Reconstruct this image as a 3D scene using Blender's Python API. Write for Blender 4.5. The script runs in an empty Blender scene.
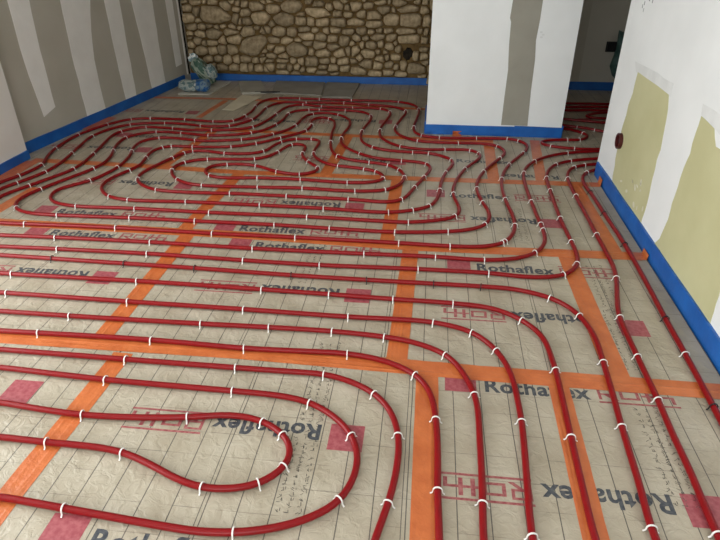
import bpy, bmesh, math, random
from mathutils import Vector, Matrix, noise

random.seed(7)
scene = bpy.context.scene
COL = scene.collection

# ------------------------------------------------------------------ camera
F_PX, CX, CY, CAM_H = 585.46, 360.0, 270.0, 1.5
R = Matrix(((0.99361944, 0.05474895, -0.09860509),
            (0.11275508, -0.50227265, 0.85732636),
            (-0.00258892, -0.86297436, -0.50524109)))      # world <- image (x right, y down, z forward)
cam_data = bpy.data.cameras.new('camera')
cam_data.sensor_width = 36.0
cam_data.lens = 36.0 * F_PX / 720.0
cam_data.clip_start = 0.02
cam = bpy.data.objects.new('camera', cam_data)
COL.objects.link(cam)
M3 = Matrix((R.col[0], -R.col[1], -R.col[2])).transposed()
cam.matrix_world = Matrix.Translation((0, 0, CAM_H)) @ M3.to_4x4()
scene.camera = cam

# ------------------------------------------------------------------ world, daylight, exposure
world = bpy.data.worlds.new('overcast_sky')
scene.world = world
world.use_nodes = True
bg = world.node_tree.nodes['Background']
bg.inputs['Color'].default_value = (0.80, 0.90, 1.0, 1)
bg.inputs['Strength'].default_value = 1.0

def area_light(name, loc, rot, sx, sy, power, col):
    d = bpy.data.lights.new(name, 'AREA')
    d.shape = 'RECTANGLE'; d.size = sx; d.size_y = sy
    d.energy = power; d.color = col
    o = bpy.data.objects.new(name, d); COL.objects.link(o)
    o.location = loc; o.rotation_euler = rot
    return o
# daylight entering by the glazed door in the left wall and the window behind the camera
area_light('door_daylight', (-3.32, 1.15, 1.1), (0, math.radians(-90), 0), 2.1, 2.5, 126, (0.97, 1.0, 1.0))
area_light('window_daylight', (-0.9, -1.92, 1.5), (math.radians(90), 0, 0), 2.6, 1.3, 70, (0.97, 1.0, 1.0))

vs = scene.view_settings
vs.view_transform = 'Standard'
vs.look = 'None'
vs.gamma = 1.0
vs.use_curve_mapping = False
vs.exposure = -0.08

# ------------------------------------------------------------------ pixel -> place
def ray(x, y):
    return R @ Vector((x - CX, y - CY, F_PX))
def fit(x, y):
    """first survey of the floor joints and prints -> room coordinates"""
    return (0.98867 * x - 0.0067, 1.02075 * y - 0.0072 * x + 0.0591)
def onz(x, y, z=0.0):
    d = ray(x, y); t = (CAM_H - z) / -d.z
    return Vector((d.x * t, d.y * t, z))
def onx(x, y, X0):
    d = ray(x, y); t = X0 / d.x
    return Vector((X0, d.y * t, CAM_H + d.z * t))
def ony(x, y, Y0):
    d = ray(x, y); t = Y0 / d.y
    return Vector((d.x * t, Y0, CAM_H + d.z * t))

# ------------------------------------------------------------------ materials
MATS = {}
def new_mat(name, col, rough=0.6, spec=0.5):
    m = bpy.data.materials.new(name); m.use_nodes = True
    b = m.node_tree.nodes['Principled BSDF']
    b.inputs['Base Color'].default_value = (*col, 1)
    b.inputs['Roughness'].default_value = rough
    b.inputs['Specular IOR Level'].default_value = spec
    MATS[name] = m
    return m, m.node_tree.nodes, m.node_tree.links, b

def node(nt, typ, **kw):
    n = nt.new(typ)
    for k, v in kw.items(): setattr(n, k, v)
    return n

def mottled(name, c1, c2, scale, rough=0.7, bump=0.0, bump_scale=40, spec=0.4, detail=6, lo=0.35, hi=0.65, dist=0.01):
    m, N, L, b = new_mat(name, c1, rough, spec)
    tc = node(N, 'ShaderNodeTexCoord')
    nz = node(N, 'ShaderNodeTexNoise'); nz.inputs['Scale'].default_value = scale; nz.inputs['Detail'].default_value = detail
    L.new(tc.outputs['Object'], nz.inputs['Vector'])
    cr = node(N, 'ShaderNodeValToRGB')
    cr.color_ramp.elements[0].position = lo; cr.color_ramp.elements[1].position = hi
    cr.color_ramp.elements[0].color = (*c1, 1); cr.color_ramp.elements[1].color = (*c2, 1)
    L.new(nz.outputs['Fac'], cr.inputs['Fac']); L.new(cr.outputs['Color'], b.inputs['Base Color'])
    if bump:
        n2 = node(N, 'ShaderNodeTexNoise'); n2.inputs['Scale'].default_value = bump_scale; n2.inputs['Detail'].default_value = 5
        L.new(tc.outputs['Object'], n2.inputs['Vector'])
        bp = node(N, 'ShaderNodeBump'); bp.inputs['Strength'].default_value = bump; bp.inputs['Distance'].default_value = dist
        L.new(n2.outputs['Fac'], bp.inputs['Height']); L.new(bp.outputs['Normal'], b.inputs['Normal'])
    return m

mottled('plaster_white', (0.77, 0.785, 0.77), (0.83, 0.845, 0.83), 2.5, 0.75, 0.08, 60)
mottled('plaster_near', (0.78, 0.745, 0.69), (0.83, 0.795, 0.74), 2.0, 0.8, 0.05, 60)
mottled('joint_plaster', (0.80, 0.78, 0.73), (0.86, 0.84, 0.79), 5.0, 0.8, 0.08, 50)
mottled('thin_plaster', (0.60, 0.58, 0.42), (0.68, 0.66, 0.52), 20.0, 0.8)
mottled('feather_plaster', (0.68, 0.69, 0.67), (0.76, 0.77, 0.75), 9.0, 0.8)
mottled('grey_board', (0.45, 0.42, 0.345), (0.49, 0.46, 0.385), 3.0, 0.85, 0.03, 80)
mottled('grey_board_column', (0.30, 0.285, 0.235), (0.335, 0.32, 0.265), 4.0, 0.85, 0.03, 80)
mottled('green_board', (0.50, 0.48, 0.265), (0.56, 0.54, 0.315), 3.0, 0.8, 0.03, 80)
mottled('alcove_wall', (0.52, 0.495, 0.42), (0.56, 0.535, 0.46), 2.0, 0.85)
mottled('ceiling_white', (0.80, 0.79, 0.77), (0.84, 0.83, 0.81), 2.0, 0.85)
mottled('concrete', (0.35, 0.33, 0.31), (0.42, 0.40, 0.37), 5.0, 0.9, 0.2, 40)
mottled('mortar', (0.12, 0.072, 0.024), (0.20, 0.125, 0.045), 14.0, 0.95, 0.6, 30, dist=0.02)
mottled('gap_dark', (0.006, 0.005, 0.004), (0.03, 0.022, 0.012), 25.0, 0.95)  # near-black that paints in the dark of the wall hole and corner gap
mottled('blue_foam', (0.006, 0.092, 0.36), (0.010, 0.125, 0.45), 9.0, 0.45, 0.15, 25, 0.5)
mottled('tape_orange', (0.50, 0.122, 0.032), (0.60, 0.168, 0.048), 12.0, 0.34, 0.6, 55, 0.5, dist=0.004)
mottled('print_red', (0.30, 0.055, 0.07), (0.41, 0.115, 0.125), 60.0, 0.4)
mottled('print_logo', (0.27, 0.05, 0.06), (0.40, 0.15, 0.14), 70.0, 0.55)
mottled('print_grey', (0.035, 0.042, 0.055), (0.10, 0.105, 0.11), 70.0, 0.4)
mottled('print_fine', (0.035, 0.032, 0.03), (0.15, 0.135, 0.11), 60.0, 0.6)
mottled('clip_white', (0.80, 0.78, 0.74), (0.85, 0.83, 0.79), 30, 0.4)
mottled('clip_black', (0.012, 0.012, 0.013), (0.02, 0.02, 0.02), 30, 0.4)
mottled('offcut_board', (0.25, 0.235, 0.20), (0.31, 0.29, 0.25), 6.0, 0.75, 0.1, 30)
mottled('offcut_mid', (0.34, 0.325, 0.27), (0.40, 0.38, 0.32), 6.0, 0.75, 0.1, 30)
mottled('offcut_pale', (0.48, 0.46, 0.40), (0.55, 0.53, 0.46), 6.0, 0.75, 0.1, 30)
mottled('cardboard', (0.58, 0.52, 0.38), (0.66, 0.60, 0.45), 6.0, 0.75, 0.1, 30)
mottled('black_plastic', (0.006, 0.006, 0.007), (0.012, 0.012, 0.013), 20, 0.5)
mottled('box_red', (0.055, 0.007, 0.006), (0.085, 0.010, 0.008), 40, 0.5)
mottled('window_frame', (0.7, 0.7, 0.69), (0.75, 0.75, 0.74), 4, 0.4)
mottled('green_film', (0.045, 0.11, 0.10), (0.08, 0.17, 0.15), 12, 0.35, 0.6, 20)
mottled('pencil', (0.22, 0.22, 0.23), (0.4, 0.4, 0.4), 80, 0.8)

# red pipe, slightly hazy plastic
m, N, L, b = new_mat('pipe_red', (0.33, 0.012, 0.018), 0.30, 0.22)
tc = node(N, 'ShaderNodeTexCoord'); nz = node(N, 'ShaderNodeTexNoise'); nz.inputs['Scale'].default_value = 35; nz.inputs['Detail'].default_value = 3
L.new(tc.outputs['Object'], nz.inputs['Vector'])
cr = node(N, 'ShaderNodeValToRGB')
cr.color_ramp.elements[0].color = (0.18, 0.004, 0.006, 1); cr.color_ramp.elements[1].color = (0.245, 0.006, 0.008, 1)
L.new(nz.outputs['Fac'], cr.inputs['Fac']); L.new(cr.outputs['Color'], b.inputs['Base Color'])

# stones: colour differs from stone to stone
m, N, L, b = new_mat('stone', (0.4, 0.33, 0.24), 0.9, 0.25)
tc = node(N, 'ShaderNodeTexCoord'); oi = node(N, 'ShaderNodeObjectInfo')
nz = node(N, 'ShaderNodeTexNoise'); nz.inputs['Scale'].default_value = 22; nz.inputs['Detail'].default_value = 8
L.new(tc.outputs['Object'], nz.inputs['Vector'])
cr = node(N, 'ShaderNodeValToRGB')
cr.color_ramp.elements[0].position = 0.3; cr.color_ramp.elements[1].position = 0.7
cr.color_ramp.elements[0].color = (0.27, 0.200, 0.110, 1); cr.color_ramp.elements[1].color = (0.56, 0.44, 0.28, 1)
L.new(nz.outputs['Fac'], cr.inputs['Fac'])
hs = node(N, 'ShaderNodeHueSaturation')
mr = node(N, 'ShaderNodeMapRange'); mr.inputs['To Min'].default_value = 0.75; mr.inputs['To Max'].default_value = 1.25
L.new(oi.outputs['Random'], mr.inputs['Value']); L.new(mr.outputs['Result'], hs.inputs['Value'])
L.new(cr.outputs['Color'], hs.inputs['Color']); L.new(hs.outputs['Color'], b.inputs['Base Color'])
bp = node(N, 'ShaderNodeBump'); bp.inputs['Strength'].default_value = 0.7; bp.inputs['Distance'].default_value = 0.015
L.new(nz.outputs['Fac'], bp.inputs['Height']); L.new(bp.outputs['Normal'], b.inputs['Normal'])

# insulation board facing: beige film, printed grid, crinkles
m, N, L, b = new_mat('board_film', (0.5, 0.46, 0.38), 0.42, 0.45)
tc = node(N, 'ShaderNodeTexCoord'); sep = node(N, 'ShaderNodeSeparateXYZ')
wob = node(N, 'ShaderNodeTexNoise'); wob.inputs['Scale'].default_value = 3.0; wob.inputs['Detail'].default_value = 1
L.new(tc.outputs['Object'], wob.inputs['Vector'])
wv = node(N, 'ShaderNodeVectorMath', operation='MULTIPLY_ADD')
wv.inputs[1].default_value = (0.006, 0.006, 0); 
L.new(wob.outputs['Color'], wv.inputs[0]); L.new(tc.outputs['Object'], wv.inputs[2])
L.new(wv.outputs['Vector'], sep.inputs['Vector'])
def math_node(op, a=None, bval=None, c=None):
    n = node(N, 'ShaderNodeMath', operation=op)
    for i, v in enumerate((a, bval, c)):
        if v is None: continue
        if isinstance(v, (int, float)): n.inputs[i].default_value = v
        else: L.new(v, n.inputs[i])
    return n.outputs[0]
def line_mask(coord, period, half, off=0.0):
    a = math_node('ADD', coord, off)
    p = math_node('PINGPONG', a, period / 2.0)
    return math_node('LESS_THAN', p, half)
gx = line_mask(sep.outputs['X'], 0.1, 0.0017)
gx2 = line_mask(sep.outputs['X'], 0.6, 0.0013, 0.013)
gy = line_mask(sep.outputs['Y'], 0.1, 0.0012)
brk = node(N, 'ShaderNodeTexNoise'); brk.inputs['Scale'].default_value = 9; L.new(tc.outputs['Object'], brk.inputs['Vector'])
brkm = node(N, 'ShaderNodeMapRange'); brkm.inputs['From Min'].default_value = 0.38; brkm.inputs['From Max'].default_value = 0.62
L.new(brk.outputs['Fac'], brkm.inputs['Value'])
fy = math_node('MULTIPLY', gy, math_node('MULTIPLY', brkm.outputs['Result'], 0.55))
fx = math_node('MULTIPLY', math_node('MAXIMUM', gx, gx2), 0.85)
fm = math_node('MAXIMUM', fx, fy)
big = node(N, 'ShaderNodeTexNoise'); big.inputs['Scale'].default_value = 6; big.inputs['Detail'].default_value = 7
L.new(tc.outputs['Object'], big.inputs['Vector'])
cr = node(N, 'ShaderNodeValToRGB')
cr.color_ramp.elements[0].position = 0.3; cr.color_ramp.elements[1].position = 0.7
cr.color_ramp.elements[0].color = (0.36, 0.31, 0.225, 1); cr.color_ramp.elements[1].color = (0.475, 0.425, 0.33, 1)
L.new(big.outputs['Fac'], cr.inputs['Fac'])
mix = node(N, 'ShaderNodeMix', data_type='RGBA')
mix.inputs['B'].default_value = (0.055, 0.05, 0.045, 1)
L.new(fm, mix.inputs['Factor']); L.new(cr.outputs['Color'], mix.inputs['A'])
L.new(mix.outputs['Result'], b.inputs['Base Color'])
c1 = node(N, 'ShaderNodeTexNoise'); c1.inputs['Scale'].default_value = 28; c1.inputs['Detail'].default_value = 6; c1.inputs['Distortion'].default_value = 0.8
c2 = node(N, 'ShaderNodeTexVoronoi'); c2.inputs['Scale'].default_value = 16
L.new(tc.outputs['Object'], c1.inputs['Vector']); L.new(tc.outputs['Object'], c2.inputs['Vector'])
hh = math_node('MULTIPLY_ADD', c2.outputs['Distance'], 0.35, c1.outputs['Fac'])
bp = node(N, 'ShaderNodeBump'); bp.inputs['Strength'].default_value = 0.75; bp.inputs['Distance'].default_value = 0.008
L.new(hh, bp.inputs['Height']); L.new(bp.outputs['Normal'], b.inputs['Normal'])

# printed sacks
def sack_mat(name, cols, scale, rough=0.4):
    m, N, L, b = new_mat(name, cols[0], rough, 0.5)
    tc = node(N, 'ShaderNodeTexCoord'); mp = node(N, 'ShaderNodeMapping'); mp.inputs['Scale'].default_value = scale
    L.new(tc.outputs['Object'], mp.inputs['Vector'])
    nz = node(N, 'ShaderNodeTexNoise'); nz.inputs['Scale'].default_value = 1.0; nz.inputs['Detail'].default_value = 4
    L.new(mp.outputs['Vector'], nz.inputs['Vector'])
    cr = node(N, 'ShaderNodeValToRGB'); cr.color_ramp.interpolation = 'CONSTANT'
    el = cr.color_ramp.elements
    while len(el) < len(cols): el.new(0.5)
    for i, c in enumerate(cols):
        el[i].position = 0.0 if i == 0 else 0.36 + 0.28 * (i - 1) / max(1, len(cols) - 2)
        el[i].color = (*c, 1)
    L.new(nz.outputs['Fac'], cr.inputs['Fac']); L.new(cr.outputs['Color'], b.inputs['Base Color'])
sack_mat('sack_green', [(0.03, 0.08, 0.05), (0.28, 0.33, 0.26), (0.05, 0.12, 0.08), (0.40, 0.42, 0.36)], (16, 16, 6))
sack_mat('sack_white', [(0.16, 0.24, 0.25), (0.38, 0.42, 0.39), (0.12, 0.20, 0.21), (0.62, 0.64, 0.62)], (18, 18, 18))
sack_mat('sack_tip', [(0.35, 0.48, 0.50), (0.80, 0.82, 0.80), (0.30, 0.42, 0.44), (0.85, 0.86, 0.85)], (18, 18, 18))
sack_mat('sack_blue', [(0.012, 0.07, 0.22), (0.02, 0.11, 0.30), (0.16, 0.25, 0.32), (0.012, 0.08, 0.24)], (12, 12, 12))

# ------------------------------------------------------------------ mesh helpers
def link(name, me, mat=None, parent=None, loc=None, smooth=False):
    o = bpy.data.objects.new(name, me); COL.objects.link(o)
    if mat and not me.materials: me.materials.append(MATS[mat])
    if loc is not None: o.location = loc
    if parent is not None: o.parent = parent
    if smooth:
        for p in me.polygons: p.use_smooth = True
    return o
def mesh(name, verts, faces):
    me = bpy.data.meshes.new(name); me.from_pydata([tuple(v) for v in verts], [], faces); me.update()
    return me
def recalc(me):
    bm = bmesh.new(); bm.from_mesh(me); bmesh.ops.recalc_face_normals(bm, faces=bm.faces); bm.to_mesh(me); bm.free()
    return me
def tag(o, label=None, cat=None, group=None, kind=None):
    if label: o['label'] = label
    if cat: o['category'] = cat
    if group: o['group'] = group
    if kind: o['kind'] = kind
    return o
def empty(name, loc):
    o = bpy.data.objects.new(name, None); o.empty_display_size = 0.05; COL.objects.link(o); o.location = loc
    return o
class MB:
    def __init__(s): s.v = []; s.f = []
    def box(s, a, b):
        n = len(s.v)
        x0, x1 = sorted((a[0], b[0])); y0, y1 = sorted((a[1], b[1])); z0, z1 = sorted((a[2], b[2]))
        s.v += [(x, y, z) for z in (z0, z1) for y in (y0, y1) for x in (x0, x1)]
        for q in ((0, 2, 3, 1), (4, 5, 7, 6), (0, 1, 5, 4), (2, 6, 7, 3), (0, 4, 6, 2), (1, 3, 7, 5)):
            s.f.append(tuple(n + i for i in q))
        return s
    def prism(s, pts, dirv):
        """closed outline pts (3-D, planar) extruded by dirv"""
        n = len(s.v); k = len(pts); d = Vector(dirv)
        s.v += [tuple(Vector(p)) for p in pts] + [tuple(Vector(p) + d) for p in pts]
        s.f.append(tuple(n + i for i in range(k))); s.f.append(tuple(n + k + i for i in reversed(range(k))))
        for i in range(k):
            j = (i + 1) % k
            s.f.append((n + i, n + k + i, n + k + j, n + j))
        return s
    def build(s, name, mat, parent=None, loc=(0, 0, 0), fix=True, smooth=False):
        l = Vector(loc)
        me = mesh(name, [Vector(v) - l for v in s.v], s.f)
        if fix: recalc(me)
        o = link(name, me, mat, parent, None, smooth)
        if parent is not None and parent.location.length > 0 and loc == (0, 0, 0):
            o.location = -parent.location          # verts were given in world space
        else:
            o.location = l - (parent.location if parent is not None else Vector((0, 0, 0)))
        return o

# ================================================================== the setting
LX, RX, BACK, CEIL, REAR = -2.97, 1.20, 6.635, 2.5, -1.8
ROOM_R = 3.1

# floor slab under the boards
floor = MB().box((LX - 0.3, REAR - 0.1, -0.12), (ROOM_R, BACK + 0.2, -0.032)).build('floor', 'concrete')
tag(floor, 'screed floor laid with beige printed insulation boards under the pipes', kind='structure')
ceil = MB().box((LX - 0.4, REAR - 0.2, CEIL), (ROOM_R + 0.1, BACK + 0.3, CEIL + 0.1)).build('ceiling', 'ceiling_white')
tag(ceil, 'plain white plaster ceiling above the room', kind='structure')

# near left wall with the glazed door opening (door is out of the photograph, daylight comes through it)
w = MB()
w.box((LX, 2.45, -0.03), (LX - 0.28, 3.94, CEIL))
w.box((LX, REAR, -0.03), (LX - 0.28, -0.15, CEIL))
w.box((LX, -0.15, 2.15), (LX - 0.28, 2.45, CEIL))
wn = w.build('wall_left', 'plaster_near'); tag(wn, 'off white plastered wall end at the left edge of the room', kind='structure')
df = MB()
for y0, y1 in ((-0.15, -0.09), (1.12, 1.18), (2.39, 2.45)): df.box((LX - 0.10, y0, -0.03), (LX - 0.17, y1, 2.15))
df.box((LX - 0.10, -0.15, 2.09), (LX - 0.17, 2.45, 2.15)); df.box((LX - 0.10, -0.15, -0.03), (LX - 0.17, 2.45, 0.04))
tag(df.build('door_1', 'window_frame'), 'white framed glazed door opening in the left wall', kind='structure')
# wall behind the camera with its window
w = MB()
w.box((LX - 0.28, REAR, -0.03), (-2.25, REAR - 0.1, CEIL)); w.box((0.45, REAR, -0.03), (ROOM_R, REAR - 0.1, CEIL))
w.box((-2.25, REAR, -0.03), (0.45, REAR - 0.1, 0.8)); w.box((-2.25, REAR, 2.2), (0.45, REAR - 0.1, CEIL))
tag(w.build('wall_rear', 'plaster_white'), 'white plastered wall behind the viewer with a window', kind='structure')
wf = MB()
for x in (-2.25, -0.93, 0.39): wf.box((x, REAR - 0.03, 0.8), (x + 0.06, REAR - 0.08, 2.2))
wf.box((-2.25, REAR - 0.03, 0.8), (0.45, REAR - 0.08, 0.86)); wf.box((-2.25, REAR - 0.03, 2.14), (0.45, REAR - 0.08, 2.2))
tag(wf.build('window_1', 'window_frame'), 'white window frame in the wall behind the viewer', kind='structure')

# far left wall: grey plasterboard, slightly out of square
A = Vector((-3.055, 3.94, 0)); B = Vector((-2.695, 6.68, 0))
U = (B - A).normalized(); NIN = Vector((U.y, -U.x, 0))          # points into the room
def lw(u, z, off=0.0): return A + U * u + NIN * off + Vector((0, 0, z))
LEN = (B - A).length
w = MB().prism([lw(0, -0.03), lw(LEN, -0.03), lw(LEN, CEIL), lw(0, CEIL)], -NIN * 0.15)
wl = w.build('wall_far_left', 'grey_board'); tag(wl, 'grey plasterboard wall with vertical white joint stripes', kind='structure')
def px_lw(x, y, off=0.0):
    d = ray(x, y); a2 = A + NIN * off
    t = NIN.dot(a2 - Vector((0, 0, 0))) / NIN.dot(Vector((d.x, d.y, 0)))
    return Vector((d.x * t, d.y * t, CAM_H + d.z * t))
def uz(p): return ((p - A).dot(U), p.z)
stripes = [([(44, 117), (34, 90), (24, 62), (16, 33), (7, 0)], [(55, 107), (48, 80), (40, 50), (34, 25), (29, 0)]),
           ([(87, 115), (72, 56), (60, 0)], [(105, 107), (94, 60), (91, 30), (90, 0)]),
           ([(126, 100), (114, 48), (104, 0)], [(136, 93), (126, 40), (119, 0)]),
           ([(152, 88), (143, 48), (131, 0)], [(165, 80), (158, 40), (152, 0)]),
           ([(176, 67), (171, 35), (165, 0)], [(182, 64), (178, 40), (172, 0)])]
for i, (lf, rt) in enumerate(stripes):
    pl = [uz(px_lw(*p)) for p in lf]; pr = [uz(px_lw(*p)) for p in rt]
    if i in (1, 2, 3): pl[0] = (pl[0][0], 0.07); pr[0] = (pr[0][0], 0.07)
    ul, ur = pl[-1][0], pr[-1][0]
    def wig(seq, sgn):
        out = []
        for (u0, z0), (u1, z1) in zip(seq[:-1], seq[1:]):
            n = max(2, int(abs(z1 - z0) / 0.09))
            for k in range(n):
                t = k / n
                out.append((u0 + (u1 - u0) * t + 0.008 * noise.noise((z0 + (z1 - z0) * t) * Vector((9, 0, 0)) + Vector((i * 7 + sgn, 3, 1))), z0 + (z1 - z0) * t))
        out.append(seq[-1]); return out
    L1 = wig(pl, 0) + [(ul, CEIL)]; R1 = wig(pr, 3) + [(ur, CEIL)]
    o = MB().prism([lw(u, z, 0.0) for u, z in L1] + [lw(u, z, 0.0) for u, z in reversed(R1)], NIN * 0.0022).build('joint_stripe', 'joint_plaster', wl)

uc = (BACK - 0.03 - A.y) / U.y
MB().prism([lw(uc - 0.012, 0.07), lw(uc, 0.07), lw(uc, CEIL), lw(uc - 0.012, CEIL)], NIN * 0.012).build('corner_gap', 'gap_dark', wl)  # raised near-black strip drawn as the dark line of the corner
MB().prism([lw(uc - 0.05, 0.07), lw(uc - 0.025, 0.07), lw(uc - 0.025, CEIL), lw(uc - 0.05, CEIL)], NIN * 0.004).build('corner_bead', 'joint_plaster', wl)
# rough stone wall at the back: mortar bed and single stones
wb = MB().box((-2.85, BACK + 0.015, -0.03), (1.32, BACK + 0.25, CEIL)).build('wall_back', 'mortar')
tag(wb, 'rubble stone wall with brown mortar at the far end', kind='structure')
C1 = [(45,12,50,22),(115,15,80,35),(178,12,30,25),(232,15,60,40),(65,57,60,50),(75,120,80,65),(128,78,52,62),(240,95,235,112),(320,40,70,60),(365,12,45,25),(402,22,36,35),(450,30,50,45),(530,45,105,60),(580,12,50,22),(392,65,55,38),(458,82,65,55),(555,118,115,80),(388,125,45,75),(422,145,22,40),(470,142,60,48),(138,135,40,30),(95,182,70,45),(162,180,55,42),(218,175,38,28),(262,182,34,32),(302,178,42,28),(368,180,46,36),(418,188,30,25),(538,188,36,26),(580,205,50,45),(85,225,38,30),(148,228,72,48),(245,225,100,80),(355,215,90,48),(470,215,85,75),(130,275,55,55),(88,252,30,22),(95,300,48,45),(178,290,30,35),(235,290,75,38),(300,275,48,55),(385,267,105,60),(508,305,190,130),(160,340,80,55),(240,340,60,50),(300,330,55,75),(368,337,65,62),(90,345,35,30),(205,400,55,45),(275,395,55,42),(335,405,60,65),(395,400,52,52),(458,398,78,40),(525,405,45,40),(585,400,60,50),(585,345,40,28),(580,372,50,25),(300,452,75,42),(380,452,65,42),(445,458,55,52),(495,455,36,48),(548,460,65,42),(600,460,40,50),(115,400,40,40),(150,440,60,45),(230,450,60,45)]
C2 = [(50,8,100,20),(75,62,95,55),(195,45,130,75),(318,12,45,30),(382,28,75,38),(455,47,55,45),(515,35,70,55),(560,8,60,25),(585,50,55,42),(148,132,140,78),(262,140,75,55),(330,145,50,55),(378,85,160,62),(265,95,60,25),(508,92,55,42),(410,150,90,48),(515,150,105,55),(582,98,55,38),(68,160,40,38),(30,200,60,45),(115,212,90,65),(200,215,65,55),(290,200,85,38),(355,205,50,32),(435,207,45,40),(495,203,75,35),(580,215,80,36),(300,243,105,52),(398,250,80,50),(85,270,85,40),(165,273,90,42),(245,270,55,25),(305,293,75,30),(475,260,65,42),(557,277,65,60),(60,320,52,32),(385,305,85,50),(482,320,80,40),(120,337,80,42),(235,338,145,92),(335,350,40,45),(525,360,75,55),(410,360,95,50),(590,345,50,55),(50,375,90,32),(148,375,60,36),(35,408,75,32),(140,408,70,26),(213,410,42,42),(265,413,45,50),(335,415,90,60),(420,413,65,45),(485,408,38,38),(550,415,90,50),(45,452,75,55),(135,445,60,32),(188,455,38,42),(240,450,45,40),(272,470,35,32),(335,472,60,32),(415,447,60,30),(480,458,65,45),(560,460,60,45),(140,487,80,28),(230,490,60,22),(400,488,70,25),(490,495,55,20)]
C3 = [(60,45,110,60),(155,35,65,45),(135,5,50,12),(245,15,75,32),(300,12,30,30),(372,18,110,45),(490,12,45,30),(545,15,45,35),(265,68,85,50),(328,68,32,38),(430,60,150,48),(535,68,60,50),(112,95,60,48),(195,105,95,52),(315,130,100,75),(445,135,145,85),(552,145,55,75),(72,148,115,40),(198,162,105,48),(112,210,65,45),(178,215,48,28),(233,205,45,28),(292,208,60,30),(415,212,130,40),(508,208,42,30),(78,255,52,45),(140,258,45,28),(220,250,90,42),(315,255,68,48),(430,262,140,60),(550,215,40,60),(540,268,55,50),(48,293,35,35),(118,305,32,45),(175,305,75,48),(240,297,40,45),(300,315,55,45),(342,290,25,40),(360,330,40,45),(60,345,75,65),(155,362,100,55),(222,348,35,28),(275,350,30,25),(98,390,50,48),(238,397,65,40),(283,388,36,38),(340,385,65,40),(480,378,45,55),(530,380,55,50),(535,335,55,35),(60,410,60,30),(140,432,90,55),(220,440,60,50),(300,438,55,40),(345,452,40,35),(395,445,45,60),(490,462,135,65),(540,425,50,35),(95,475,105,50),(205,495,95,36),(290,490,75,34),(375,500,75,36),(525,512,60,20)]
S = 608 / 90.0
sites = []
for x0, lst in ((178, C1), (262, C2), (345, C3)):
    for (cx, cy, ww, hh_) in lst:
        p = ony(x0 + cx / S, cy / S, BACK)
        a = ony(x0 + (cx - ww / 2) / S, cy / S, BACK); b_ = ony(x0 + (cx + ww / 2) / S, cy / S, BACK)
        c_ = ony(x0 + cx / S, (cy + hh_ / 2) / S, BACK); d_ = ony(x0 + cx / S, (cy - hh_ / 2) / S, BACK)
        if p.z < 0.02: continue
        sites.append([p.x, p.z, (b_.x - a.x) / 2 * 1.10, (d_.z - c_.z) / 2 * 1.10, 0])
n_traced = len(sites)
# the wall goes on above the frame, behind the column and at the bottom edge
def free(x, z, rx, rz):
    for s in sites:
        if abs((x - s[0]) / (rx + s[2])) ** 2 + abs((z - s[1]) / (rz + s[3])) ** 2 < 0.62: return False
    return True
rnd = random.Random(3)
hole = ony(408, 54, BACK)
for pas, (rlo, rhi) in enumerate(((0.10, 0.16), (0.06, 0.10), (0.04, 0.06))):
    for _ in range(5200):
        x = rnd.uniform(-2.85, 1.25); z = rnd.uniform(0.05, 2.46)
        if z < 0.9 and x < -0.05: continue
        rx = rnd.uniform(rlo, rhi); rz = rx * rnd.uniform(0.5, 0.75)
        if free(x, z, rx, rz): sites.append([x, z, rx, rz, 1])
def clip_poly(poly, px, pz, nx, nz_):
    out = []
    k = len(poly)
    for i in range(k):
        a = poly[i]; b2 = poly[(i + 1) % k]
        da = (a[0] - px) * nx + (a[1] - pz) * nz_; db = (b2[0] - px) * nx + (b2[1] - pz) * nz_
        if da <= 0: out.append(a)
        if (da < 0 < db) or (db < 0 < da):
            t = da / (da - db); out.append((a[0] + (b2[0] - a[0]) * t, a[1] + (b2[1] - a[1]) * t))
    return out
def stone_poly(i):
    x, z, rx, rz, _ = sites[i]
    poly = []
    for k in range(14):
        t = k / 14 * 2 * math.pi + rnd.uniform(-0.12, 0.12)
        c, s = math.cos(t), math.sin(t); e = 0.62
        g = rnd.uniform(0.98, 1.14)
        poly.append((x + rx * g * math.copysign(abs(c) ** e, c), z + rz * g * math.copysign(abs(s) ** e, s)))
    for j, (x2, z2, rx2, rz2, _) in enumerate(sites):
        if j == i or abs(x2 - x) > 1.3 * (rx + rx2) or abs(z2 - z) > 1.3 * (rz + rz2): continue
        dx, dz = x2 - x, z2 - z
        # scaled support radii along the line between the two stones
        l = math.hypot(dx, dz) or 1e-6
        ux, uz_ = dx / l, dz / l
        ra = 1 / math.sqrt((ux / rx) ** 2 + (uz_ / rz) ** 2); rb = 1 / math.sqrt((ux / rx2) ** 2 + (uz_ / rz2) ** 2)
        t = ra / (ra + rb)
        nx, nz_ = ux / (rx + rx2) ** 1.2, uz_ / (rz + rz2) ** 1.2
        nl = math.hypot(nx, nz_); nx /= nl; nz_ /= nl
        g = 0.007
        poly = clip_poly(poly, x + dx * t - nx * g, z + dz * t - nz_ * g, nx, nz_)
        if len(poly) < 3: return None
    # round the corners once
    out = []
    for k in range(len(poly)):
        a = poly[k]; b2 = poly[(k + 1) % len(poly)]
        if math.hypot(a[0] - b2[0], a[1] - b2[1]) < 0.004: out.append(a); continue
        out.append((a[0] * 0.82 + b2[0] * 0.18, a[1] * 0.82 + b2[1] * 0.18)); out.append((a[0] * 0.18 + b2[0] * 0.82, a[1] * 0.18 + b2[1] * 0.82))
    return [(px, max(0.004, min(CEIL - 0.01, pz))) for px, pz in out]
upper = MB()
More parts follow.
